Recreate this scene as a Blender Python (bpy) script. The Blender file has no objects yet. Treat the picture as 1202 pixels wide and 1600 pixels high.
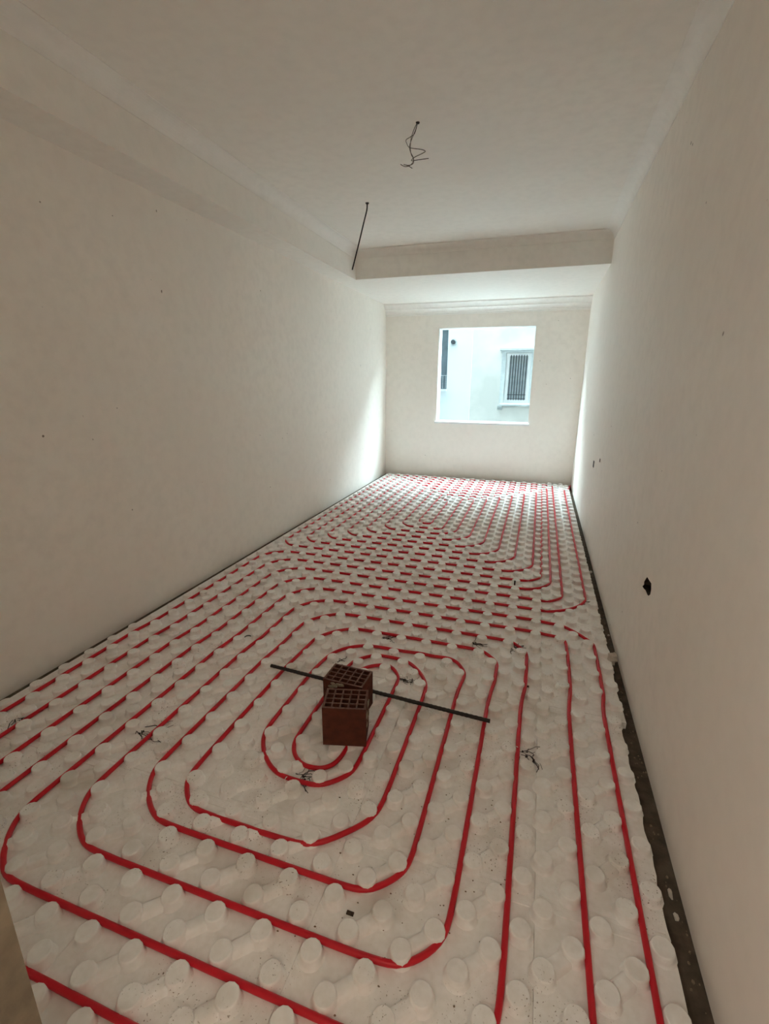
import bpy, bmesh, math, random
from mathutils import Vector, Matrix

# ------------------------------------------------------------------ constants
XL, XR, D = -2.339, 0.528, 7.28          # left wall, right wall, window wall
H, S, YB, WL = 2.861, 2.573, 5.392, 0.243  # ceiling, soffit height, soffit front, side drop width
YF0, YF1 = 0.15, 0.30                    # doorway wall beside the camera
HALL = -3.6                              # far end of the hall behind the camera
BASE = 0.030                             # top of the foam sheet
TOP = 0.057                              # top of the studs
PZ = 0.0395                              # pipe axis height
PR = 0.0088                              # pipe radius
WIN = (-1.520, -0.146, 0.883, 2.233)     # window opening x0 x1 z0 z1

sc = bpy.context.scene
col = sc.collection

# ------------------------------------------------------------------ camera
cam = bpy.data.cameras.new('camera')
camo = bpy.data.objects.new('camera', cam)
col.objects.link(camo)
r = Vector((0.9512, 0.3087, 0.0045)); u = Vector((-0.0873, 0.2551, 0.9630)); f = Vector((-0.2961, 0.9163, -0.2696))
m = Matrix.Identity(4)
for i, v in enumerate((r, u, -f)):
    for j in range(3):
        m[j][i] = v[j]
m.translation = (0, 0, 1.4838)
camo.matrix_world = m
cam.sensor_fit = 'VERTICAL'; cam.sensor_height = 24; cam.sensor_width = 18
cam.lens = 10.997
cam.clip_start = 0.02
sc.camera = camo

# ------------------------------------------------------------------ light
world = bpy.data.worlds.new('world'); sc.world = world
world.use_nodes = True
bg = world.node_tree.nodes['Background']
bg.inputs[0].default_value = (0.66, 0.90, 1.0, 1)
bg.inputs[1].default_value = 35.0
def light(name, kind, loc, rot, energy, color=(1, 1, 1), **kw):
    l = bpy.data.lights.new(name, kind); l.energy = energy; l.color = color
    for k, v in kw.items():
        setattr(l, k, v)
    o = bpy.data.objects.new(name, l); col.objects.link(o)
    o.location = loc; o.rotation_euler = rot
    return o
light('hall_fill_light', 'AREA', (-0.7, -0.9, 1.9), (0, math.radians(-90), math.radians(-12)), 20.0, (1.0, 0.95, 0.88), shape='DISK', size=0.6)  # added unseen fill light for the near room, bounced off the hall wall
po = light('window_portal', 'AREA', ((WIN[0]+WIN[1])/2, D+0.20, (WIN[2]+WIN[3])/2), (math.radians(-90), 0, 0), 1,
           shape='RECTANGLE', size=WIN[1]-WIN[0], size_y=WIN[3]-WIN[2])
po.data.cycles.is_portal = True

sc.view_settings.view_transform = 'Standard'
sc.view_settings.look = 'None'
sc.view_settings.gamma = 1
sc.view_settings.use_curve_mapping = False
sc.view_settings.exposure = 0.71
sc.cycles.max_bounces = 14
sc.cycles.diffuse_bounces = 12
sc.cycles.glossy_bounces = 4
sc.cycles.caustics_reflective = False
sc.cycles.caustics_refractive = False

# ------------------------------------------------------------------ helpers
def nodes(name):
    mt = bpy.data.materials.new(name); mt.use_nodes = True
    nt = mt.node_tree
    return mt, nt, nt.nodes['Principled BSDF']
def mix(nt, fac, a, b):
    n = nt.nodes.new('ShaderNodeMix'); n.data_type = 'RGBA'
    for s, v in ((0, fac), (6, a), (7, b)):
        if hasattr(v, 'links'):
            nt.links.new(v, n.inputs[s])
        elif s == 0:
            n.inputs[0].default_value = v
        else:
            n.inputs[s].default_value = (*v, 1)
    return n.outputs[2]
def noise(nt, scale, detail=3, rough=0.5, loc=(0, 0, 0), sc_=(1, 1, 1)):
    g = nt.nodes.new('ShaderNodeNewGeometry')
    mp = nt.nodes.new('ShaderNodeMapping'); mp.inputs[1].default_value = loc; mp.inputs[3].default_value = sc_
    nt.links.new(g.outputs['Position'], mp.inputs[0])
    n = nt.nodes.new('ShaderNodeTexNoise'); n.inputs['Scale'].default_value = scale
    n.inputs['Detail'].default_value = detail; n.inputs['Roughness'].default_value = rough
    nt.links.new(mp.outputs[0], n.inputs[0])
    return n.outputs[0]
def ramp(nt, v, lo, hi):
    n = nt.nodes.new('ShaderNodeMapRange'); nt.links.new(v, n.inputs[0])
    n.inputs[1].default_value = lo; n.inputs[2].default_value = hi
    return n.outputs[0]
def bump(nt, p, h, strength, dist=0.002):
    b = nt.nodes.new('ShaderNodeBump'); b.inputs['Strength'].default_value = strength; b.inputs['Distance'].default_value = dist
    nt.links.new(h, b.inputs['Height']); nt.links.new(b.outputs[0], p.inputs['Normal'])
def simple(name, c, rough=0.6, c2=None, scale=8, spec=0.3, bmp=0, bscale=60, lo=0.35, hi=0.65, metal=0, detail=3):
    mt, nt, p = nodes(name)
    if c2 is None:
        c2 = tuple(x*0.92 for x in c)
    nt.links.new(mix(nt, ramp(nt, noise(nt, scale, detail), lo, hi), c, c2), p.inputs['Base Color'])
    p.inputs['Roughness'].default_value = rough
    p.inputs['Specular IOR Level'].default_value = spec
    p.inputs['Metallic'].default_value = metal
    if bmp:
        bump(nt, p, noise(nt, bscale, 4), bmp)
    return mt

def plaster(name, c, speck=0.72):
    mt, nt, p = nodes(name)
    base = mix(nt, ramp(nt, noise(nt, 0.9, 2), 0.3, 0.7), c, tuple(x*0.955 for x in c))
    base = mix(nt, ramp(nt, noise(nt, 16, 3), 0.4, 0.75), base, tuple(x*0.93 for x in c))
    if speck:
        base = mix(nt, ramp(nt, noise(nt, 26, 1, loc=(3, 1, 7)), speck, speck+0.03), base, (0.24, 0.20, 0.16))
    nt.links.new(base, p.inputs['Base Color'])
    p.inputs['Roughness'].default_value = 0.62
    p.inputs['Specular IOR Level'].default_value = 0.25
    bump(nt, p, noise(nt, 45, 4), 0.10)
    return mt

M = {}
M['wall'] = plaster('cream_wall_paint', (0.89, 0.835, 0.772), 0.800)
M['ceil'] = plaster('cream_ceiling_paint', (0.89, 0.852, 0.80), 0)
M['trim'] = plaster('white_plaster_moulding', (0.89, 0.86, 0.82), 0)
M['outer'] = simple('dark_blocker_face', (0.055, 0.052, 0.05), 0.9)  # near black so the added outside wall bounces little light onto the house
M['jamb'] = simple('rough_cement_render', (0.26, 0.215, 0.155), 0.95, (0.18, 0.15, 0.11), 18, 0.1, 0.9, 70)
M['concrete'] = simple('bare_concrete', (0.125, 0.10, 0.075), 0.95, (0.075, 0.06, 0.045), 22, 0.1, 0.9, 90)
M['pipe'] = simple('red_plastic_pipe', (0.60, 0.006, 0.020), 0.38, (0.54, 0.005, 0.017), 5, 0.45)
M['clay'] = simple('fired_clay', (0.115, 0.036, 0.021), 0.85, (0.08, 0.026, 0.016), 30, 0.15, 0.5, 80)
M['dusty'] = simple('dusty_clay', (0.21, 0.125, 0.105), 0.95, (0.14, 0.075, 0.06), 60, 0.1)
M['mortar'] = simple('pale_mortar', (0.38, 0.33, 0.25), 0.95, (0.26, 0.22, 0.16), 40, 0.1, 0.8, 90)
M['black'] = simple('black_steel', (0.022, 0.019, 0.018), 0.6, (0.035, 0.028, 0.024), 40, 0.3)
M['dark'] = simple('dark_fibre', (0.035, 0.030, 0.030), 0.8, (0.06, 0.05, 0.05), 60)
M['grey'] = simple('grey_wire_sleeve', (0.13, 0.11, 0.09), 0.6, (0.10, 0.085, 0.07), 60)
M['white'] = simple('white_plastic', (0.80, 0.79, 0.76), 0.4, (0.74, 0.73, 0.70), 20)
M['lump'] = simple('plaster_lump', (0.62, 0.56, 0.49), 0.95, (0.50, 0.45, 0.39), 40, 0.1, 0.6, 90)
M['cavity'] = simple('broken_masonry', (0.085, 0.062, 0.045), 0.95, (0.04, 0.03, 0.024), 50, 0.1, 0.9, 90)
M['crumb'] = simple('brown_grit', (0.30, 0.23, 0.16), 0.95, (0.16, 0.12, 0.08), 300, 0.1)
M['box'] = simple('black_back_box', (0.02, 0.018, 0.022), 0.5)
M['marble'] = simple('white_marble_sill', (0.80, 0.80, 0.79), 0.3, (0.70, 0.70, 0.70), 6, 0.5)
M['hallfloor'] = simple('hall_tile', (0.62, 0.55, 0.46), 0.5, (0.58, 0.51, 0.42), 4)

def foam():
    mt, nt, p = nodes('white_polystyrene_foam')
    c = mix(nt, ramp(nt, noise(nt, 60, 4), 0.35, 0.7), (0.91, 0.90, 0.875), (0.85, 0.835, 0.80))
    c = mix(nt, ramp(nt, noise(nt, 5, 3, loc=(2, 5, 1)), 0.56, 0.78), c, (0.66, 0.62, 0.56))
    dirt = nt.nodes.new('ShaderNodeMath'); dirt.operation = 'MULTIPLY'
    nt.links.new(ramp(nt, noise(nt, 170, 2), 0.66, 0.70), dirt.inputs[0])
    nt.links.new(ramp(nt, noise(nt, 4.5, 3, loc=(8, 2, 4)), 0.50, 0.62), dirt.inputs[1])
    c = mix(nt, dirt.outputs[0], c, (0.24, 0.19, 0.14))
    nt.links.new(c, p.inputs['Base Color'])
    p.inputs['Roughness'].default_value = 0.55
    p.inputs['Specular IOR Level'].default_value = 0.3
    bump(nt, p, noise(nt, 120, 3), 0.12, 0.0015)
    return mt
M['foam'] = foam()

def mesh_data(name, v, fc, mat, smooth=False):
    me = bpy.data.meshes.new(name)
    me.from_pydata([tuple(p) for p in v], [], fc)
    me.update()
    me.materials.append(mat if not isinstance(mat, str) else M[mat])
    if smooth:
        me.polygons.foreach_set('use_smooth', [True]*len(me.polygons))
    return me
def link(name, me, parent=None, loc=(0, 0, 0), rot=(0, 0, 0)):
    o = bpy.data.objects.new(name, me); col.objects.link(o)
    o.parent = parent; o.location = loc; o.rotation_euler = rot
    return o
def tag(o, label=None, cat=None, group=None, kind=None):
    for k, v in (('label', label), ('category', cat), ('group', group), ('kind', kind)):
        if v:
            o[k] = v
    return o
def empty(name, loc=(0, 0, 0), rz=0):
    o = bpy.data.objects.new(name, None); col.objects.link(o); o.empty_display_size = 0.05
    o.location = loc; o.rotation_euler = (0, 0, rz)
    return o

class MB:
    def __init__(s):
        s.v = []; s.f = []
    def add(s, v, f):
        n = len(s.v); s.v += [tuple(p) for p in v]; s.f += [tuple(i+n for i in q) for q in f]
        return s
    def box(s, x0, x1, y0, y1, z0, z1):
        return s.add([(x0, y0, z0), (x1, y0, z0), (x1, y1, z0), (x0, y1, z0), (x0, y0, z1), (x1, y0, z1), (x1, y1, z1), (x0, y1, z1)],
                     [(0, 3, 2, 1), (4, 5, 6, 7), (0, 1, 5, 4), (1, 2, 6, 5), (2, 3, 7, 6), (3, 0, 4, 7)])
    def cbox(s, x0, x1, y0, y1, z0, z1, c):           # box with chamfered top edges
        return s.add([(x0, y0, z0), (x1, y0, z0), (x1, y1, z0), (x0, y1, z0), (x0, y0, z1-c), (x1, y0, z1-c), (x1, y1, z1-c), (x0, y1, z1-c),
                      (x0+c, y0+c, z1), (x1-c, y0+c, z1), (x1-c, y1-c, z1), (x0+c, y1-c, z1)],
                     [(0, 3, 2, 1), (0, 1, 5, 4), (1, 2, 6, 5), (2, 3, 7, 6), (3, 0, 4, 7), (4, 5, 9, 8), (5, 6, 10, 9), (6, 7, 11, 10), (7, 4, 8, 11), (8, 9, 10, 11)])
    def prism(s, prof, fn, t0, t1):                    # closed 2D profile swept from t0 to t1
        n = len(prof)
        v = [fn(a, b, t0) for a, b in prof] + [fn(a, b, t1) for a, b in prof]
        return s.add(v, [(i, (i+1) % n, n+(i+1) % n, n+i) for i in range(n)] + [tuple(range(n))[::-1], tuple(range(n, 2*n))])
    def tube(s, pts, rad, seg=8, caps=True):
        pts = [Vector(p) for p in pts]; rings = []
        up = Vector((0, 0, 1)); prev = None
        for i, p in enumerate(pts):
            t = (pts[min(i+1, len(pts)-1)] - pts[max(i-1, 0)]).normalized()
            if prev is None:
                a = t.cross(up) if abs(t.z) < 0.95 else t.cross(Vector((1, 0, 0)))
            else:
                a = prev - t*prev.dot(t)
            a.normalize(); prev = a; b = t.cross(a)
            rr = rad[i] if isinstance(rad, (list, tuple)) else rad
            rings.append([p + (a*math.cos(k*2*math.pi/seg) + b*math.sin(k*2*math.pi/seg))*rr for k in range(seg)])
        v = [q for ring in rings for q in ring]; fc = []
        for i in range(len(pts)-1):
            for k in range(seg):
                k2 = (k+1) % seg
                fc.append((i*seg+k, i*seg+k2, (i+1)*seg+k2, (i+1)*seg+k))
        if caps:
            fc += [tuple(range(seg))[::-1], tuple(range((len(pts)-1)*seg, len(pts)*seg))]
        return s.add(v, fc)
    def lump(s, c, rx, ry, rz, rng, n=7):
        v = []
        for i in range(1, 4):
            ph = math.pi*i/4
            for k in range(n):
                a = 2*math.pi*k/n + i*0.4; j = rng.uniform(0.75, 1.2)
                v.append((c[0]+rx*j*math.sin(ph)*math.cos(a), c[1]+ry*j*math.sin(ph)*math.sin(a), c[2]+rz*j*math.cos(ph)))
        v += [(c[0], c[1], c[2]+rz), (c[0], c[1], c[2]-rz)]
        fc = []
        for i in range(2):
            for k in range(n):
                k2 = (k+1) % n
                fc.append((i*n+k, (i+1)*n+k, (i+1)*n+k2, i*n+k2))
        t, b = 3*n, 3*n+1
        for k in range(n):
            k2 = (k+1) % n
            fc += [(t, k, k2), (b, 2*n+k2, 2*n+k)]
        return s.add(v, fc)
    def build(s, name, mat, parent=None, smooth=False, loc=(0, 0, 0), rot=(0, 0, 0)):
        return link(name, mesh_data(name, s.v, s.f, mat, smooth), parent, loc, rot)

def struct(o):
    return tag(o, kind='structure')

# ------------------------------------------------------------------ the room
T = 0.22
struct(MB().box(XL-T, XR+T, YF0, D+T, -0.2, 0.0).build('floor', 'concrete'))
struct(MB().box(XL-T, XR+T, HALL, D+T, H, H+0.2).build('ceiling', 'ceil'))
struct(MB().box(XL-T, XL, HALL, D+T, -0.2, H).build('wall_left', 'wall'))
x0, x1, z0, z1 = WIN
struct(MB().box(XL, x0, D, D+T, -0.2, H).box(x1, XR, D, D+T, -0.2, H).box(x0, x1, D, D+T, -0.2, z0-0.03).box(x0, x1, D, D+T, z1, H).build('wall_back', 'wall'))

# right wall with a knocked-out socket hole
hole = [(2.237, 0.634), (2.194, 0.635), (2.153, 0.638), (2.138, 0.613), (2.141, 0.591), (2.163, 0.574), (2.188, 0.569), (2.227, 0.572),
        (2.264, 0.565), (2.294, 0.563), (2.27, 0.583), (2.277, 0.593), (2.259, 0.614)]
bm = bmesh.new()
def loop(pts):
    vs = [bm.verts.new((XR, a, b)) for a, b in pts]
    return [bm.edges.new((vs[i], vs[(i+1) % len(vs)])) for i in range(len(vs))]
ed = loop([(HALL, -0.2), (D+T, -0.2), (D+T, H), (HALL, H)]) + loop(hole)
bmesh.ops.triangle_fill(bm, use_beauty=True, use_dissolve=False, edges=ed, normal=(-1, 0, 0))
vs = [bm.verts.new((XR+T, a, b)) for a, b in ((HALL, -0.2), (D+T, -0.2), (D+T, H), (HALL, H))]
bm.faces.new(vs)
me = bpy.data.meshes.new('wall_right'); bm.to_mesh(me); bm.free(); me.materials.append(M['wall'])
wr = struct(link('wall_right', me))
cav = MB(); n = len(hole)
cav.add([(XR+0.0005, a, b) for a, b in hole] + [(XR+0.055, 2.21+(a-2.21)*1.05, 0.60+(b-0.60)*1.1) for a, b in hole],
        [(i, (i+1) % n, n+(i+1) % n, n+i) for i in range(n)] + [tuple(range(n, 2*n))])
o = cav.build('socket_hole', 'cavity', wr); tag(o, 'ragged dark hole knocked in plaster')
MB().box(XR+0.02, XR+0.05, 2.145, 2.20, 0.578, 0.632).build('back_box', 'box', wr)

# doorway wall beside the camera
wfr = struct(MB().box(XL, -0.675, YF0, YF1, -0.2, H).box(0.27, XR, YF0, YF1, -0.2, H).box(-0.675, 0.27, YF0, YF1, 2.25, H).build('wall_front', 'wall'))  # right-hand jamb, out of view, added to shade the near right wall
MB().box(-0.675, -0.655, YF0-0.01, YF1+0.002, 0.0, 2.25).build('door_reveal', 'jamb', wfr)
# unseen hall behind the camera, closed at its far end; bounces the fill light
struct(MB().box(XL-T, XR+T, HALL-1.0, YF0, -0.2, 0.0).build('floor_hall', 'hallfloor'))
struct(MB().box(XL-T, XR+T, HALL-0.2, HALL, -0.2, H).build('wall_hall', 'wall'))
# unseen storeys and base wall added to keep sky light off the house opposite
struct(MB().box(-30.0, 30.0, D-0.1, D+T, H+0.2, 19.0).box(-30.0, XL-T, D, D+T, -3.2, H+0.2).box(XL-T, XR+T, D, D+T, -3.2, -0.2).box(XR+T, 30.0, D, D+T, -3.2, H+0.2).build('wall_sky_blocker', 'outer'))

# dropped ceiling along the left and the window end
struct(MB().box(XL, XL+WL, YF1, YB, S, H).box(XL, XR, YB, D, S, H).build('trim_1', 'ceil'))
def cove(w, h, lip=0.010, n=9):
    p = [(0, 0), (w+lip, 0), (w+lip, -lip), (w, -lip)]
    for i in range(1, n):
        a = math.pi/2*i/n
        p.append((w*(1-math.sin(a)) + lip*math.sin(a), -lip-(h-lip)*(1-math.cos(a))))
    p += [(lip, -h), (lip, -h-lip), (0, -h-lip)]
    return p
struct(MB().prism(cove(0.065, 0.065), lambda a, b, t: (t, YB-a, H+b), XL+WL, XR).build('trim_2', 'ceil'))
struct(MB().prism(cove(0.085, 0.080, 0.0035), lambda a, b, t: (XL+WL+a, t, H+b), YF1, YB).build('trim_3', 'trim'))
struct(MB().prism(cove(0.085, 0.080, 0.0035), lambda a, b, t: (XR-a, t, H+b), YF1, YB).build('trim_4', 'trim'))
bc = [(0, 0), (0.125, 0), (0.125, -0.018), (0.112, -0.022), (0.095, -0.035), (0.078, -0.055), (0.070, -0.070), (0.070, -0.082), (0.058, -0.084),
      (0.045, -0.094), (0.034, -0.110), (0.030, -0.122), (0.030, -0.136), (0.014, -0.138), (0.014, -0.160), (0, -0.160)]
struct(MB().prism(bc, lambda a, b, t: (t, D-a, S+b), XL, XR).build('trim_5', 'trim'))

# the empty window opening with its sill
w = struct(empty('window_1', ((x0+x1)/2, D, z0)))
cx = (x0+x1)/2
MB().cbox(x0-0.015-cx, x1+0.015-cx, -0.045, T+0.04, -0.030, 0.0, 0.004).build('sill', 'marble', w)
MB().box(x0-cx, x0+0.006-cx, 0.004, T, 0.0, z1-z0).build('reveal', 'white', w)
MB().box(x1-0.006-cx, x1-cx, 0.004, T, 0.0, z1-z0).build('reveal', 'white', w)
MB().box(x0+0.006-cx, x1-0.006-cx, 0.004, T, z1-z0-0.006, z1-z0).build('reveal', 'white', w)

# ------------------------------------------------------------------ studded foam panels
def stud_shape(seg=14):
    prof = [(0.0370, 0.0), (0.0335, 0.0035), (0.0312, 0.010), (0.0297, 0.0215), (0.0285, 0.0252), (0.0259, 0.027)]
    v = []; fc = []
    for rr, z in prof:
        for k in range(seg):
            a = 2*math.pi*(k+0.5)/seg
            v.append((rr*math.cos(a), rr*math.sin(a), z))
    for i in range(len(prof)-1):
        for k in range(seg):
            k2 = (k+1) % seg
            fc.append((i*seg+k, i*seg+k2, (i+1)*seg+k2, (i+1)*seg+k))
    fc.append(tuple(range((len(prof)-1)*seg, len(prof)*seg)))
    return v, fc
def with_web(v, fc, dx, dy, seg=5):
    # low foam bridge from this stud to its diagonal neighbour
    v = list(v); fc = list(fc); n0 = len(v)
    L = math.hypot(dx, dy); ux, uy = dx/L, dy/L; px_, py_ = -uy, ux
    prof = [(-0.0235, 0.0), (-0.0175, 0.013), (-0.0110, 0.0165), (0.0110, 0.0165), (0.0175, 0.013), (0.0235, 0.0)]
    for t in (0.012, L-0.012):
        for a, z in prof:
            v.append((ux*t+px_*a, uy*t+py_*a, z))
    m_ = len(prof)
    for k in range(m_-1):
        fc.append((n0+k, n0+m_+k, n0+m_+k+1, n0+k+1))
    return v, fc
def stud_mesh(v, fc, nflat):
    me_ = mesh_data('stud', v, fc, 'foam', True)
    me_.polygons[nflat].use_smooth = False
    return me_
SV, SF = stud_shape()
SV8, SF8 = stud_shape(9)

PX, PYU = 0.148, 0.1504
lower = (-0.963, 0.992, PX, PX, 1)
upper = (-0.945, 2.82-PYU-PYU/4, PX, PYU, -1)
strip_lo = (0.431, 1.813, 0.150, 0.150, 1)
strip_up = (0.451, 3.592, 0.150, 0.150, 1)
colname = ['column along the left wall', 'second column from left wall', 'third column from left wall',
           'fourth column from left wall', 'narrow column along the right wall']
stud_list = []
web_me = {}
ordn = ['first', 'second', 'third', 'fourth', 'fifth', 'sixth', 'seventh']
def make_panel(rx0, rx1, ry0, ry1, lat, ci, ri):
    g = 0.0002
    e = empty('insulation_panel', (rx0, ry0, 0.0))
    tag(e, 'white studded foam panel, %s from the window, %s' % (ordn[ri], colname[ci]), 'floor panel', 'studded foam panels on the floor')
    w_, l_ = rx1-rx0, ry1-ry0
    if ci < 4:
        MB().cbox(g, w_-g, g, l_-g, 0.0, BASE, 0.0009).build('base_sheet', 'foam', e)
    else:                                                  # outer edge hand-cut, uneven
        rg = random.Random(ri+90); n_ = int(l_/0.03); ed_ = []; wob = 0.0
        for k in range(n_+1):
            wob = 0.6*wob + rg.uniform(-0.004, 0.004)
            ed_.append((w_-0.004+wob, g+(l_-2*g)*k/n_))
        MB().prism([(g, g)] + ed_ + [(g, l_-g)], lambda a_, b_, t: (a_, b_, t), 0.0, BASE).build('base_sheet', 'foam', e)
    # low interlocking ribs along the two short ends
    for yy in (0.012, l_-0.030):
        MB().cbox(0.012, w_-0.012, yy, yy+0.018, BASE-0.001, BASE+0.0022, 0.0018).build('edge_rib', 'foam', e)
    ax, ay, px, py, sgn = lat
    pts = []
    for typ, ox, oy in (('A', 0, 0), ('B', 0.5, 0.5)):
        i0 = math.floor((rx0-ax)/px)-1; i1 = math.ceil((rx1-ax)/px)+1
        j0 = math.floor((ry0-ay)/py)-1; j1 = math.ceil((ry1-ay)/py)+1
        for i in range(i0, i1+1):
            for j in range(j0, j1+1):
                x, y = ax+(i+ox)*px, ay+(j+oy)*py
                if rx0+0.019 < x < rx1-0.026 and ry0+0.026 < y < ry1-0.026 and y > 0.38:
                    pts.append((x-rx0, y-ry0, typ)); stud_list.append((x, y))
    key = (round(px, 4), round(py, 4), sgn)
    if key not in web_me:
        web_me[key] = (stud_mesh(SV, SF, len(SF)-1), stud_mesh(*with_web(SV, SF, px/2, sgn*py/2), len(SF)-1), with_web(SV8, SF8, px/2, sgn*py/2))
    plain, webbed, far_web = web_me[key]
    b = MB()
    for x, y, typ in pts:
        nx_, ny_ = x+px/2, y+sgn*py/2
        has = typ == 'A' and ry0 < 1.9 and nx_ < w_-0.02 and 0.02 < ny_ < l_-0.02
        if ry0 < 4.2:
            link('stud', webbed if has else plain, e, (x, y, BASE))
        else:
            vv, ff = far_web if has else (SV8, SF8)
            b.add([(a+x, c+y, z+BASE) for a, c, z in vv], ff)
    if b.v:
        tag(b.build('stud_field', 'foam', e, True), kind='stuff')
xs_lo = [-2.270, -1.666, -1.074, -0.482, 0.110]
xs_up = [-2.270, -1.648, -1.056, -0.464, 0.128]
ys = [(0.302, 1.103, 0), (1.103, 1.992, 0), (1.992, 3.195, 1), (3.195, 4.398, 1), (4.398, 5.602, 1), (5.602, 6.805, 1), (6.805, 7.165, 1)]
for ri, (a, b, up_) in enumerate(reversed(ys)):
    for ci in range(4):
        xs = xs_up if up_ else xs_lo
        make_panel(xs[ci], xs[ci+1], a, b, upper if up_ else lower, ci, ri)
for ri, (a, b, up_) in enumerate(reversed([(0.302, 1.103, 0), (1.103, 1.992, 0), (1.992, 3.56, 1), (3.56, 4.76, 1), (4.76, 5.96, 1), (5.96, 7.15, 1)])):
    make_panel(0.128 if a > 1.9 else 0.1105, 0.486 if up_ else 0.466, a, b, strip_up if up_ else strip_lo, 4, ri)

# ------------------------------------------------------------------ red heating pipes
def fillet(way, rad=0.18, arcstep=0.10):
    pts = [Vector((way[0][0], way[0][1], 0))]
    for k in range(1, len(way)-1):
        p = Vector((way[k][0], way[k][1], 0)); rr = way[k][2] if len(way[k]) > 2 else rad
        a = Vector((way[k-1][0], way[k-1][1], 0)); b = Vector((way[k+1][0], way[k+1][1], 0))
        d1 = (a-p).normalized(); d2 = (b-p).normalized()
        ang = d1.angle(d2)
        if ang > 3.0:
            pts.append(p); continue
        t = rr/math.tan(ang/2)
        t = min(t, (a-p).length*0.5 if k > 1 else (a-p).length*0.95, (b-p).length*0.5 if k < len(way)-2 else (b-p).length*0.95)
        rr = t*math.tan(ang/2)
        c = p + (d1+d2).normalized()*(rr/math.sin(ang/2))
        s, e = p+d1*t-c, p+d2*t-c
        tot = s.angle(e); n_ = max(4, int(tot/arcstep)); sg = 1 if s.cross(e).z > 0 else -1
        for i in range(n_+1):
            pts.append(c + Matrix.Rotation(sg*tot*i/n_, 3, 'Z') @ s)
    pts.append(Vector((way[-1][0], way[-1][1], 0)))
    return pts
grid = {}
for sx_, sy_ in stud_list:
    grid.setdefault((int(sx_//0.1), int(sy_//0.1)), []).append((sx_, sy_))
def relax(raw, dmin=0.0385, step=0.018):
    p = []
    for a, b in zip(raw[:-1], raw[1:]):
        n_ = max(1, round((b-a).length/step))
        p += [[a.x+(b.x-a.x)*k/n_, a.y+(b.y-a.y)*k/n_] for k in range(n_)]
    p.append([raw[-1].x, raw[-1].y])
    for it in range(24):
        for q in p:
            gx, gy = int(q[0]//0.1), int(q[1]//0.1)
            for ix in (gx-1, gx, gx+1):
                for iy in (gy-1, gy, gy+1):
                    for c in grid.get((ix, iy), ()):
                        dx, dy = q[0]-c[0], q[1]-c[1]; d2 = dx*dx+dy*dy
                        if d2 < dmin*dmin:
                            d = math.sqrt(d2)+1e-6; k = (dmin-d)/d*0.45
                            q[0] += dx*k; q[1] += dy*k
        w_ = 0.5
        for rp in range(2 if it < 23 else 6):
            p = [p[0]] + [[(1-w_)*p[i][0]+w_*0.5*(p[i-1][0]+p[i+1][0]), (1-w_)*p[i][1]+w_*0.5*(p[i-1][1]+p[i+1][1])] for i in range(1, len(p)-1)] + [p[-1]]
    return p
def pipe(way, label, seed):
    rng = random.Random(seed)
    out = [(x, y, PZ + rng.uniform(0, 0.0003)) for x, y in relax(fillet(way))]
    return tag(MB().tube(out, PR, 10).build('heating_pipe', 'pipe', None, True), label, 'pipe', 'red underfloor heating pipes')
def ch(k): return -0.982 + 0.148*k
def yc(k): return 2.82 + PYU*k

near = [(-1.62, 0.32), (-1.62, 0.515, 0.1), (0.245, 0.515), (0.244, 1.8, 0.1), (0.258, 2.40, 0.1), (0.258, yc(-1), 0.27), (-1.430, yc(-1), 0.2), (-1.446, 1.9, .1), (-1.448, 0.807, 0.19),
        (-0.114, 0.807, 0.2), (-0.112, 1.9, 0.1), (-0.104, 2.362, 0.12), (-1.136, 2.362, 0.21), (-1.146, 1.030, 0.18), (-0.408, 1.030, 0.24), (-0.408, 2.146, 0.20), (-0.846, 2.140, 0.16),
        (-0.856, 1.316, 0.13), (-0.622, 1.316, 0.12), (-0.630, 1.50, 0.1), (-0.765, 1.86, 0.1), (-0.765, 2.052, 0.08), (-0.556, 2.052, 0.085), (-0.552, 1.243, 0.17),
        (-0.999, 1.243, 0.20), (-0.988, 2.205, 0.19), (-0.66, 2.215, 0.3), (-0.50, 2.255, 0.3), (-0.262, 2.255, 0.19), (-0.259, 0.955, 0.18), (-1.296, 0.955, 0.19), (-1.282, 2.515, 0.22), (0.042, 2.515, 0.14),
        (0.026, 1.7, 0.1), (0.032, 0.660, 0.19), (-1.590, 0.660, 0.20), (-1.582, 2.0, 0.1), (-1.576, yc(0), 0.2), (0.412, yc(0), 0.27), (0.392, 2.1, 0.1), (0.393, 0.40, 0.12), (-0.5, 0.40, 0.1), (-0.6, 0.32)]
pipe(near, 'red heating pipe coiled in an oval spiral around the two hollow bricks', 1)
L1, L2, L3, L4 = ch(-8), ch(-7), ch(-6), ch(-5)
LS = 0.018
p3 = [(L3-LS, 0.32), (L3-LS, 1.95, .1), (L3, 2.05, .1), (L3, yc(2)), (0.2635, yc(2), 0.15), (0.2635, yc(28), 0.08), (ch(-8), yc(28), 0.12), (ch(-8), yc(5), 0.15), (ch(7), yc(5)), (ch(7), yc(25), 0.10), (ch(-5), yc(25), 0.12),
      (ch(-5), yc(8), 0.15), (ch(4), yc(8)), (ch(4), yc(22), 0.1), (ch(-2), yc(22), 0.1), (ch(-2), yc(11), 0.12), (ch(1), yc(11), 0.12), (ch(1), yc(20), 0.07), (ch(2), yc(20), 0.07)]
p1 = [(L1-LS, 0.32), (L1-LS, 1.95, .1), (L1, 2.05, .1), (L1, yc(4), 0.16), (0.12, yc(4)), (0.12, yc(26), 0.09), (ch(-6), yc(26), 0.12), (ch(-6), yc(7), 0.15), (ch(5), yc(7)), (ch(5), yc(23), 0.1), (ch(-3), yc(23), 0.1),
      (ch(-3), yc(10), 0.13), (ch(2), yc(10), 0.13)]
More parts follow.
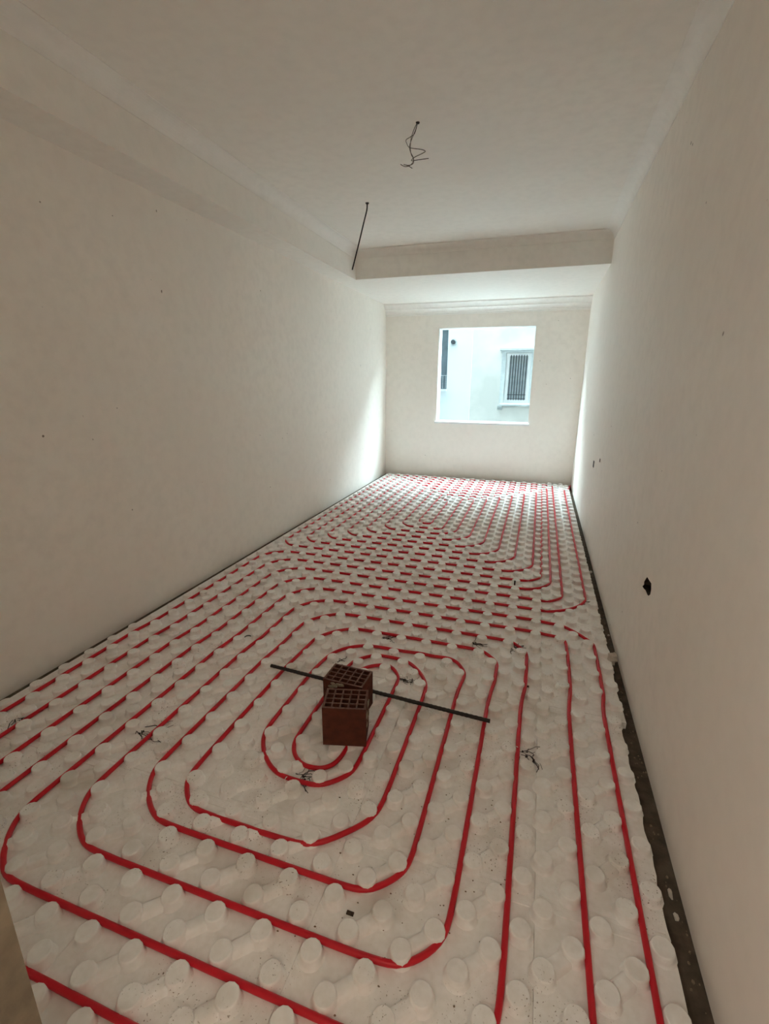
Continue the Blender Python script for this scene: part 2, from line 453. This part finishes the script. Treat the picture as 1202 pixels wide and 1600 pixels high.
pipe(p3 + p1[::-1], 'red heating pipe making the widest coil of the far spiral by the window', 2)
p2 = [(L2-LS, 0.32), (L2-LS, 1.95, .1), (L2, 2.05, .1), (L2, yc(3), 0.17), (0.1885, yc(3)), (0.1885, yc(27), 0.09), (ch(-7), yc(27), 0.12), (ch(-7), yc(6), 0.15), (ch(6), yc(6)), (ch(6), yc(24), 0.1), (ch(-4), yc(24), 0.1),
      (ch(-4), yc(9), 0.14), (ch(3), yc(9)), (ch(3), yc(21), 0.1), (ch(-1), yc(21), 0.1), (ch(-1), yc(12), 0.07), (ch(0), yc(12), 0.07), (ch(0), 5.48, 0.1), (-1.03, 5.66, 0.05), (-1.03, 5.76)]
pipe(p2, 'red heating pipe of the far spiral ending in its centre', 3)
p4 = [(L4-LS, 0.32), (L4-LS, 1.95, .1), (L4, 2.05, .1), (L4, yc(1), 0.2), (0.4135, yc(1), 0.22), (0.4135, 6.70, 0.12), (0.512, 7.10)]
pipe(p4, 'red heating pipe running along the right wall into the back right corner', 4)

# ------------------------------------------------------------------ hollow bricks
def brick(loc, rz, w_, d_, h_, label, seed):
    e = empty('hollow_brick', loc, rz)
    tag(e, label, 'brick', 'hollow clay bricks on the floor')
    b = MB(); t = 0.0085; tw = 0.006; nx, ny = 5, 4
    b.box(-w_/2, w_/2, -d_/2, -d_/2+t, 0, h_).box(-w_/2, w_/2, d_/2-t, d_/2, 0, h_)
    b.box(-w_/2, -w_/2+t, -d_/2+t, d_/2-t, 0, h_).box(w_/2-t, w_/2, -d_/2+t, d_/2-t, 0, h_)
    rng = random.Random(seed)
    b.build('shell', 'clay', e)
    c = MB()
    for i in range(1, nx):
        x = -w_/2+t/2 + (w_-t)*i/nx
        c.box(x-tw/2, x+tw/2, -d_/2+t, d_/2-t, 0.001, h_-0.0015)
    for j in range(1, ny):
        y = -d_/2+t/2 + (d_-t)*j/ny
        c.box(-w_/2+t, w_/2-t, y-tw/2, y+tw/2, 0.001, h_-0.002)
    c.build('web', 'clay', e)
    q = MB(); z0_, z1_ = h_-0.0014, h_+0.0006                # dusty cut edge round the openings
    q.box(-w_/2, w_/2, -d_/2, -d_/2+t, z0_, z1_).box(-w_/2, w_/2, d_/2-t, d_/2, z0_, z1_)
    q.box(-w_/2, -w_/2+t, -d_/2+t, d_/2-t, z0_, z1_).box(w_/2-t, w_/2, -d_/2+t, d_/2-t, z0_, z1_)
    for i in range(1, nx):
        x = -w_/2+t/2 + (w_-t)*i/nx
        q.box(x-tw/2, x+tw/2, -d_/2+t, d_/2-t, z0_, z1_-0.0003)
    for j in range(1, ny):
        y = -d_/2+t/2 + (d_-t)*j/ny
        q.box(-w_/2+t, w_/2-t, y-tw/2, y+tw/2, z0_, z1_-0.0006)
    q.build('cut_edge', 'dusty', e)
    return e, rng
e1, rng = brick((-0.651, 1.512, TOP), math.radians(14.5), 0.175, 0.124, 0.176, 'hollow red clay brick standing upright, nearer of the two', 5)
mm = MB()
for k in range(7):
    mm.lump((0.0875+0.001, rng.uniform(-0.05, 0.055), rng.uniform(0.05, 0.172)), 0.003, 0.012, 0.014, rng)
tag(mm.build('mortar_crust', 'mortar', e1, True), 'pale dried mortar crust', kind='stuff')
e2, rng = brick((-0.708, 1.676, TOP), math.radians(-2.0), 0.186, 0.124, 0.166, 'hollow red clay brick standing upright behind another brick, chipped rim', 6)
mm = MB()
for k in range(6):
    mm.lump((rng.uniform(-0.085, 0.0), -0.062-0.001, rng.uniform(0.135, 0.158)), 0.014, 0.003, 0.008, rng)
tag(mm.build('mortar_crust', 'mortar', e2, True), 'pale dried mortar crust', kind='stuff')

# ------------------------------------------------------------------ steel bar lying across the pipes
a, b = Vector((-1.203, 1.834, TOP+0.0095)), Vector((-0.088, 1.771, TOP+0.0095))
pts = []; rad = []
n_ = 110
for i in range(n_+1):
    pts.append(a.lerp(b, i/n_)); rad.append(0.0082 if i % 2 else 0.0094)
tag(MB().tube(pts, rad, 10).build('steel_bar', 'black', None, True), 'long black ribbed steel bar lying across the red pipes behind the bricks', 'bar')

# ------------------------------------------------------------------ wires hanging from the ceiling
def smooth_path(p, sub=5):
    p = [Vector(q) for q in p]; out = []
    for i in range(len(p)-1):
        p0, p1_, p2_, p3_ = p[max(i-1, 0)], p[i], p[i+1], p[min(i+2, len(p)-1)]
        for k in range(sub):
            t = k/sub
            out.append(0.5*((2*p1_)+(p2_-p0)*t+(2*p0-5*p1_+4*p2_-p3_)*t*t+(3*p1_-p0-3*p2_+p3_)*t**3))
    out.append(p[-1]); return out
def zig(p, y, amp=0.02):
    return [(q[0], y+amp*math.sin(i*1.3), q[1]) for i, q in enumerate(p)]
e = empty('ceiling_wires', (-0.782, 2.986, H))
tag(e, 'tangle of thin grey electric wires hanging from the ceiling hole', 'wires')
W = [zig([(-.782, 2.861), (-.803, 2.821), (-.826, 2.802), (-.843, 2.781), (-.838, 2.761), (-.825, 2.748), (-.766, 2.739), (-.737, 2.722), (-.746, 2.704), (-.791, 2.691), (-.817, 2.686), (-.778, 2.690), (-.716, 2.683)], 2.986),
     zig([(-.784, 2.861), (-.797, 2.83), (-.816, 2.79), (-.826, 2.754), (-.821, 2.721), (-.804, 2.692), (-.802, 2.67), (-.823, 2.659), (-.856, 2.664), (-.883, 2.678)], 2.988, -.015),
     zig([(-.783, 2.861), (-.795, 2.832), (-.812, 2.795), (-.823, 2.752), (-.818, 2.722), (-.803, 2.694), (-.806, 2.672), (-.830, 2.662), (-.856, 2.664), (-.830, 2.655), (-.809, 2.645)], 2.983, .012)]
for q in W:
    MB().tube([Vector(v)-e.location for v in smooth_path(q)], 0.0019, 6).build('wire', 'grey', e, True)
MB().tube([(0, 0, 0.002), (0, 0, -0.006)], [0.012, 0.009], 10).build('hole_rim', 'dark', e)
e = empty('ceiling_cable', (-1.468, 4.052, H))
tag(e, 'single black cable hanging slanted from the ceiling near the soffit', 'cable')
q = smooth_path([(-1.468, 4.052, 2.865), (-1.473, 4.055, 2.811), (-1.501, 4.06, 2.726), (-1.547, 4.055, 2.566), (-1.604, 4.052, 2.38)])
MB().tube([Vector(v)-e.location for v in q], 0.0058, 8).build('cable', 'black', e, True)
MB().tube([(0, 0, 0.002), (0, 0, -0.008)], [0.016, 0.012], 10).build('hole_rim', 'dark', e)

# ------------------------------------------------------------------ small bits on the floor
def clump(loc, size, label, seed, tie=None):
    rng = random.Random(seed)
    e = empty('fibre_tuft', loc)
    tag(e, label, 'tuft', 'dark fibre tufts on the floor panels')
    b = MB()
    for k in range(11):
        p = [Vector((rng.uniform(-1, 1)*size*0.5, rng.uniform(-1, 1)*size*0.3, rng.uniform(0.000, 0.004)))]
        d = rng.uniform(-0.6, 0.6)
        for i in range(4):
            d += rng.uniform(-1.0, 1.0)
            p.append(p[-1] + Vector((math.cos(d)*size*0.25, math.sin(d)*size*0.25, rng.uniform(-0.002, 0.004))))
            p[-1].z = max(p[-1].z, 0.0008)
        b.tube(p, rng.uniform(0.0008, 0.0020), 4)
    b.build('strand', 'dark', e)
    b = MB()
    for k in range(9):
        b.lump((rng.uniform(-.35, .35)*size, rng.uniform(-.22, .22)*size, 0.0012), rng.uniform(0.003, 0.007), rng.uniform(0.002, 0.004), 0.002, rng, 6)
    b.build('clot', 'dark', e)
    if tie is not None:
        pts = [(tie[0]+math.cos(tie[3])*0.0105*math.cos(a_), tie[1]+math.sin(tie[3])*0.0105*math.cos(a_), PZ-loc[2]+0.0105*math.sin(a_)) for a_ in [i*2*math.pi/16 for i in range(17)]]
        tag(MB().tube(pts, 0.0016, 6).build('tie', 'white', e, True), 'white plastic tie round the pipe')
Zt = BASE
clump((-0.741, 2.33, Zt), 0.06, 'small dark fibre tuft beside the pipe above the bricks', 11)
clump((-0.244, 2.44, Zt), 0.06, 'small dark fibre tuft between the two pipes right above the bricks', 12)
clump((-0.020, 2.47, Zt), 0.07, 'dark fibre tuft at the bend of the red pipe, near the right seam', 13)
clump((-0.93, 2.02, Zt), 0.07, 'dark fibre tuft just left of the rear brick', 14)
clump((-0.535, 1.985, Zt), 0.06, 'dark fibre tuft with white tie right of the rear brick', 15, (-0.02, 0.012, 0, 0.2))
clump((0.075, 1.665, Zt), 0.075, 'dark fibre tuft with white tie by the pipe right of the steel bar', 16, (-0.047, 0.01, 0, 0.0))
clump((-0.745, 1.275, Zt), 0.07, 'dark fibre tuft with white tie at the pipe bend in front of the bricks', 17, (-0.04, -0.032, 0, 1.5))
clump((-1.49, 1.265, Zt), 0.10, 'long dark fibre smear between pipes left of the bricks', 18)
clump((-2.09, 1.185, Zt), 0.08, 'thin dark fibre tuft beside the pipes along the left wall', 19)
clump((0.375, 3.205, Zt), 0.05, 'small dark fibre tuft at the pipe bend near the right wall', 20)

rng = random.Random(40)
def bit(name, mb, mat, label, cat, smooth=False):
    return tag(mb.build(name, mat, None, smooth), label, cat)
bit('tape_scrap', MB().cbox(0.045, 0.068, 2.118, 2.130, BASE, BASE+0.004, 0.001), 'black', 'small black scrap of tape on white foam right of the steel bar', 'scrap')
bit('crumb', MB().cbox(-0.397, -0.376, 0.892, 0.902, BASE, BASE+0.006, 0.002), 'cavity', 'brown crumb on foam in front, between two curved pipes', 'crumb')
bit('pipe_clip', MB().cbox(-0.070, -0.060, 3.340, 3.346, BASE, 0.066, 0.001), 'black', 'tiny black upright clip beside the pipes in the middle of floor', 'clip')
cl = MB()
cl.tube([(-1.226+0.016*math.cos(a_), 0.592+0.016*math.sin(a_), BASE+0.003) for a_ in [math.pi*(0.25+i/9.0) for i in range(10)]], 0.0028, 6)
bit('ring_clip', cl, 'black', 'black half ring clip on the foam at the lower left', 'clip', True)
cl = MB()
cl.tube([(-1.512+0.018*math.cos(a_), 2.085+0.018*math.sin(a_), BASE+0.003) for a_ in [math.pi*(0.3+i/10.0) for i in range(9)]], 0.0026, 6)
bit('wire_offcut', cl, 'black', 'short curved black wire offcut between pipes left of the bar', 'wire', True)
bit('plaster_lump', MB().lump((0.492, 2.515, 0.036), 0.028, 0.030, 0.036, rng, 9), 'lump', 'pale plaster lump wedged between panel and right wall', 'rubble')
for lab, x, y, a_, b_, c_ in (('elongated white plaster flake in the concrete gap by the right wall', 0.500, 1.262, 0.006, 0.020, 0.005),
                              ('angular white plaster flake in the concrete gap, nearest the camera', 0.500, 1.195, 0.008, 0.014, 0.006),
                              ('small white pebble in the concrete gap beside the plaster lump', 0.514, 2.83, 0.007, 0.007, 0.006),
                              ('white foam scrap in the gap further along the right wall', 0.503, 3.85, 0.014, 0.022, 0.008)):
    bit('plaster_flake', MB().lump((x, y, c_*0.9), a_, b_, c_, rng, 7), 'lump', lab, 'rubble')

b = MB(); rng = random.Random(77)
for k in range(260):
    x, y = rng.gauss(-0.15, 0.28), rng.gauss(1.25, 0.32)
    if not (-1.4 < x < 0.09 and 0.6 < y < 2.6):
        continue
    s_ = rng.uniform(0.0009, 0.0026)
    b.lump((x, y, BASE+s_*0.75), s_*rng.uniform(.7, 1.8), s_, s_*0.7, rng, 5)
for k in range(170):
    y = rng.uniform(0.9, 6.9); s_ = rng.uniform(0.001, 0.0045)
    b.lump((rng.uniform(0.488, 0.524), y, s_*0.5), s_, s_*1.3, s_*0.7, rng, 5)
tag(b.build('dirt_crumbs', 'crumb'), 'scattered tiny brown dirt crumbs on the foam and gap', 'dirt', kind='stuff')

# small socket openings farther along the right wall
for y, z, lab in ((4.78, 0.735, 'small dark socket opening low on the far right wall'), (4.36, 0.835, 'tiny dark chip just above the socket opening on right wall')):
    e = empty('socket_box', (XR, y, z)); tag(e, lab, 'socket')
    s_ = 0.030 if y > 4.5 else 0.014
    b = MB()
    for q in ((-s_, s_, s_-0.004, s_), (-s_, s_, -s_, -s_+0.004), (-s_, -s_+0.004, -s_+0.004, s_-0.004), (s_-0.004, s_, -s_+0.004, s_-0.004)):
        b.box(-0.003, 0.0, q[0], q[1], q[2], q[3])
    b.build('rim', 'dark', e)
    MB().box(-0.0015, 0.0, -s_+0.004, s_-0.004, -s_+0.004, s_-0.004).build('inside', 'box', e)

# ------------------------------------------------------------------ the house across the lane
M['facade'] = simple('pale_facade_render', (0.53, 0.525, 0.49), 0.9, (0.43, 0.43, 0.40), 1.4, 0.1, 0.3, 30)
M['facade2'] = simple('white_facade_render', (0.505, 0.545, 0.555), 0.9, (0.47, 0.51, 0.52), 0.8, 0.1)
M['stone'] = simple('stone_surround', (0.40, 0.43, 0.43), 0.9, (0.33, 0.36, 0.36), 9, 0.1)
M['pvc'] = simple('white_window_frame', (0.75, 0.77, 0.77), 0.4)
M['glass'] = simple('dark_window_glass', (0.10, 0.13, 0.15), 0.15, (0.07, 0.09, 0.10), 3, 0.5)
M['curtain'] = simple('grey_net_curtain', (0.42, 0.46, 0.47), 0.9, (0.32, 0.36, 0.38), 10, 0.1)
M['iron'] = simple('black_iron', (0.03, 0.035, 0.04), 0.5)
M['street'] = simple('asphalt', (0.16, 0.16, 0.15), 0.95, (0.13, 0.13, 0.12), 6, 0.1)
struct(MB().box(-30, 30, D+T+0.02, 24, -3.4, -3.2).build('street', 'street'))
FY = 11.5
B = empty('apartment_building', (-1.0, FY, -3.2))
tag(B, 'pale rendered house across the lane with a barred window', 'building')
def rel(b_):
    b_.v = [(x+1.0, y-FY, z+3.2) for x, y, z in b_.v]; return b_
gx0, gx1, gz0, gz1 = -0.752, -0.349, 1.065, 2.035
ox0, ox1, oz0, oz1 = gx0-0.075, gx1+0.075, gz0-0.06, gz1+0.06
HT = 5.4  # roof out of view; height set to control sky light into the room
rel(MB().box(-1.60, ox0, FY, FY+0.3, -3.2, HT).box(ox1, 28.0, FY, FY+0.3, -3.2, HT).box(ox0, ox1, FY, FY+0.3, -3.2, oz0).box(ox0, ox1, FY, FY+0.3, oz1, HT)).build('wall', 'facade', B)
dx0, dx1, dz0, dz1 = -3.10, -2.165, 1.290, 3.20
rel(MB().box(-30.0, dx0, FY-0.04, FY+0.3, -3.2, HT).box(dx1, -1.60, FY-0.04, FY+0.3, -3.2, HT).box(dx0, dx1, FY-0.04, FY+0.3, -3.2, dz0).box(dx0, dx1, FY-0.04, FY+0.3, dz1, HT)).build('wall', 'facade2', B)
# barred window
wf = rel(MB().box(ox0, gx0, FY+0.06, FY+0.13, oz0, oz1).box(gx1, ox1, FY+0.06, FY+0.13, oz0, oz1).box(gx0, gx1, FY+0.06, FY+0.13, oz0, gz0).box(gx0, gx1, FY+0.06, FY+0.13, gz1, oz1)).build('window_frame', 'pvc', B)
pane = rel(MB().box(gx0, gx1, FY+0.10, FY+0.11, gz0, gz1)).build('pane', 'curtain', wf)
rel(MB().box(gx0, gx1, FY+0.085, FY+0.10, gz1-0.17, gz1)).build('blind', 'stone', wf)
gr = empty('window_grille', (0.45, 0.02, 4.2)); gr.parent = B
for i in range(7):
    x = gx0 + 0.03 + (gx1-gx0-0.06)*i/6
    MB().tube([(x-gx0-0.2, 0, gz0-1.0), (x-gx0-0.2, 0, gz1-0.98)], 0.010, 6).build('bar', 'iron', gr)
for z in (gz0+0.03, gz0+0.12):
    MB().tube([(-0.20, 0, z-1.0), (gx1-gx0-0.20, 0, z-1.0)], 0.009, 6).build('bar', 'iron', gr)
# stone surround with cornice, sill and brackets
sx0, sx1 = -0.920, -0.180
rel(MB().box(sx0, ox0, FY-0.05, FY+0.02, 0.99, 2.10)).build('surround_jamb', 'stone', B)
rel(MB().box(ox1, sx1, FY-0.05, FY+0.02, 0.99, 2.10)).build('surround_jamb', 'stone', B)
rel(MB().box(sx0-0.02, sx1+0.02, FY-0.07, FY+0.02, 2.10, 2.15).box(sx0-0.05, sx1+0.05, FY-0.12, FY+0.02, 2.15, 2.19)).build('surround_cornice', 'stone', B)
rel(MB().cbox(sx0+0.02, sx1+0.02, FY-0.12, FY+0.06, 0.94, 0.99, 0.01)).build('window_sill', 'stone', B)
for xx in (sx0-0.03, sx1-0.05):
    rel(MB().prism([(0, 0), (0.11, 0), (0.09, -0.05), (0.03, -0.10), (0, -0.10)], lambda a_, b_, t: (t, FY-a_, 0.94+b_), xx, xx+0.10)).build('sill_bracket', 'stone', B)
# tall dark window at the left
wf = rel(MB().box(dx0, dx0+0.05, FY, FY+0.07, dz0, dz1).box(dx0+0.05, dx1, FY, FY+0.07, dz0, dz0+0.04).box(dx0+0.05, dx1, FY, FY+0.07, dz1-0.04, dz1)).build('window_frame', 'glass', B)
rel(MB().box(dx0+0.05, dx1, FY+0.03, FY+0.04, dz0+0.04, dz1-0.04)).build('pane', 'glass', wf)
for i in range(5):
    x = dx1-0.03-0.07*i
    rel(MB().tube([(x, FY-0.02, dz0+0.02), (x, FY-0.02, dz0+0.32)], 0.003, 6)).build('rail_bar', 'stone', B)
rel(MB().tube([(dx0, FY-0.02, dz0+0.32), (dx1-0.01, FY-0.02, dz0+0.32)], 0.004, 6)).build('rail', 'stone', B)
rel(MB().box(-2.6, -2.16, FY-0.10, FY-0.04, 1.245, 1.295)).build('window_sill', 'facade2', B)
# boiler flue
rel(MB().tube([(-2.03, FY-0.04, 2.345), (-2.03, FY-0.09, 2.345)], 0.075, 14)).build('flue_plate', 'stone', B)
rel(MB().tube([(-2.03, FY-0.08, 2.345), (-2.03, FY-0.18, 2.345)], 0.048, 14)).build('flue', 'iron', B)
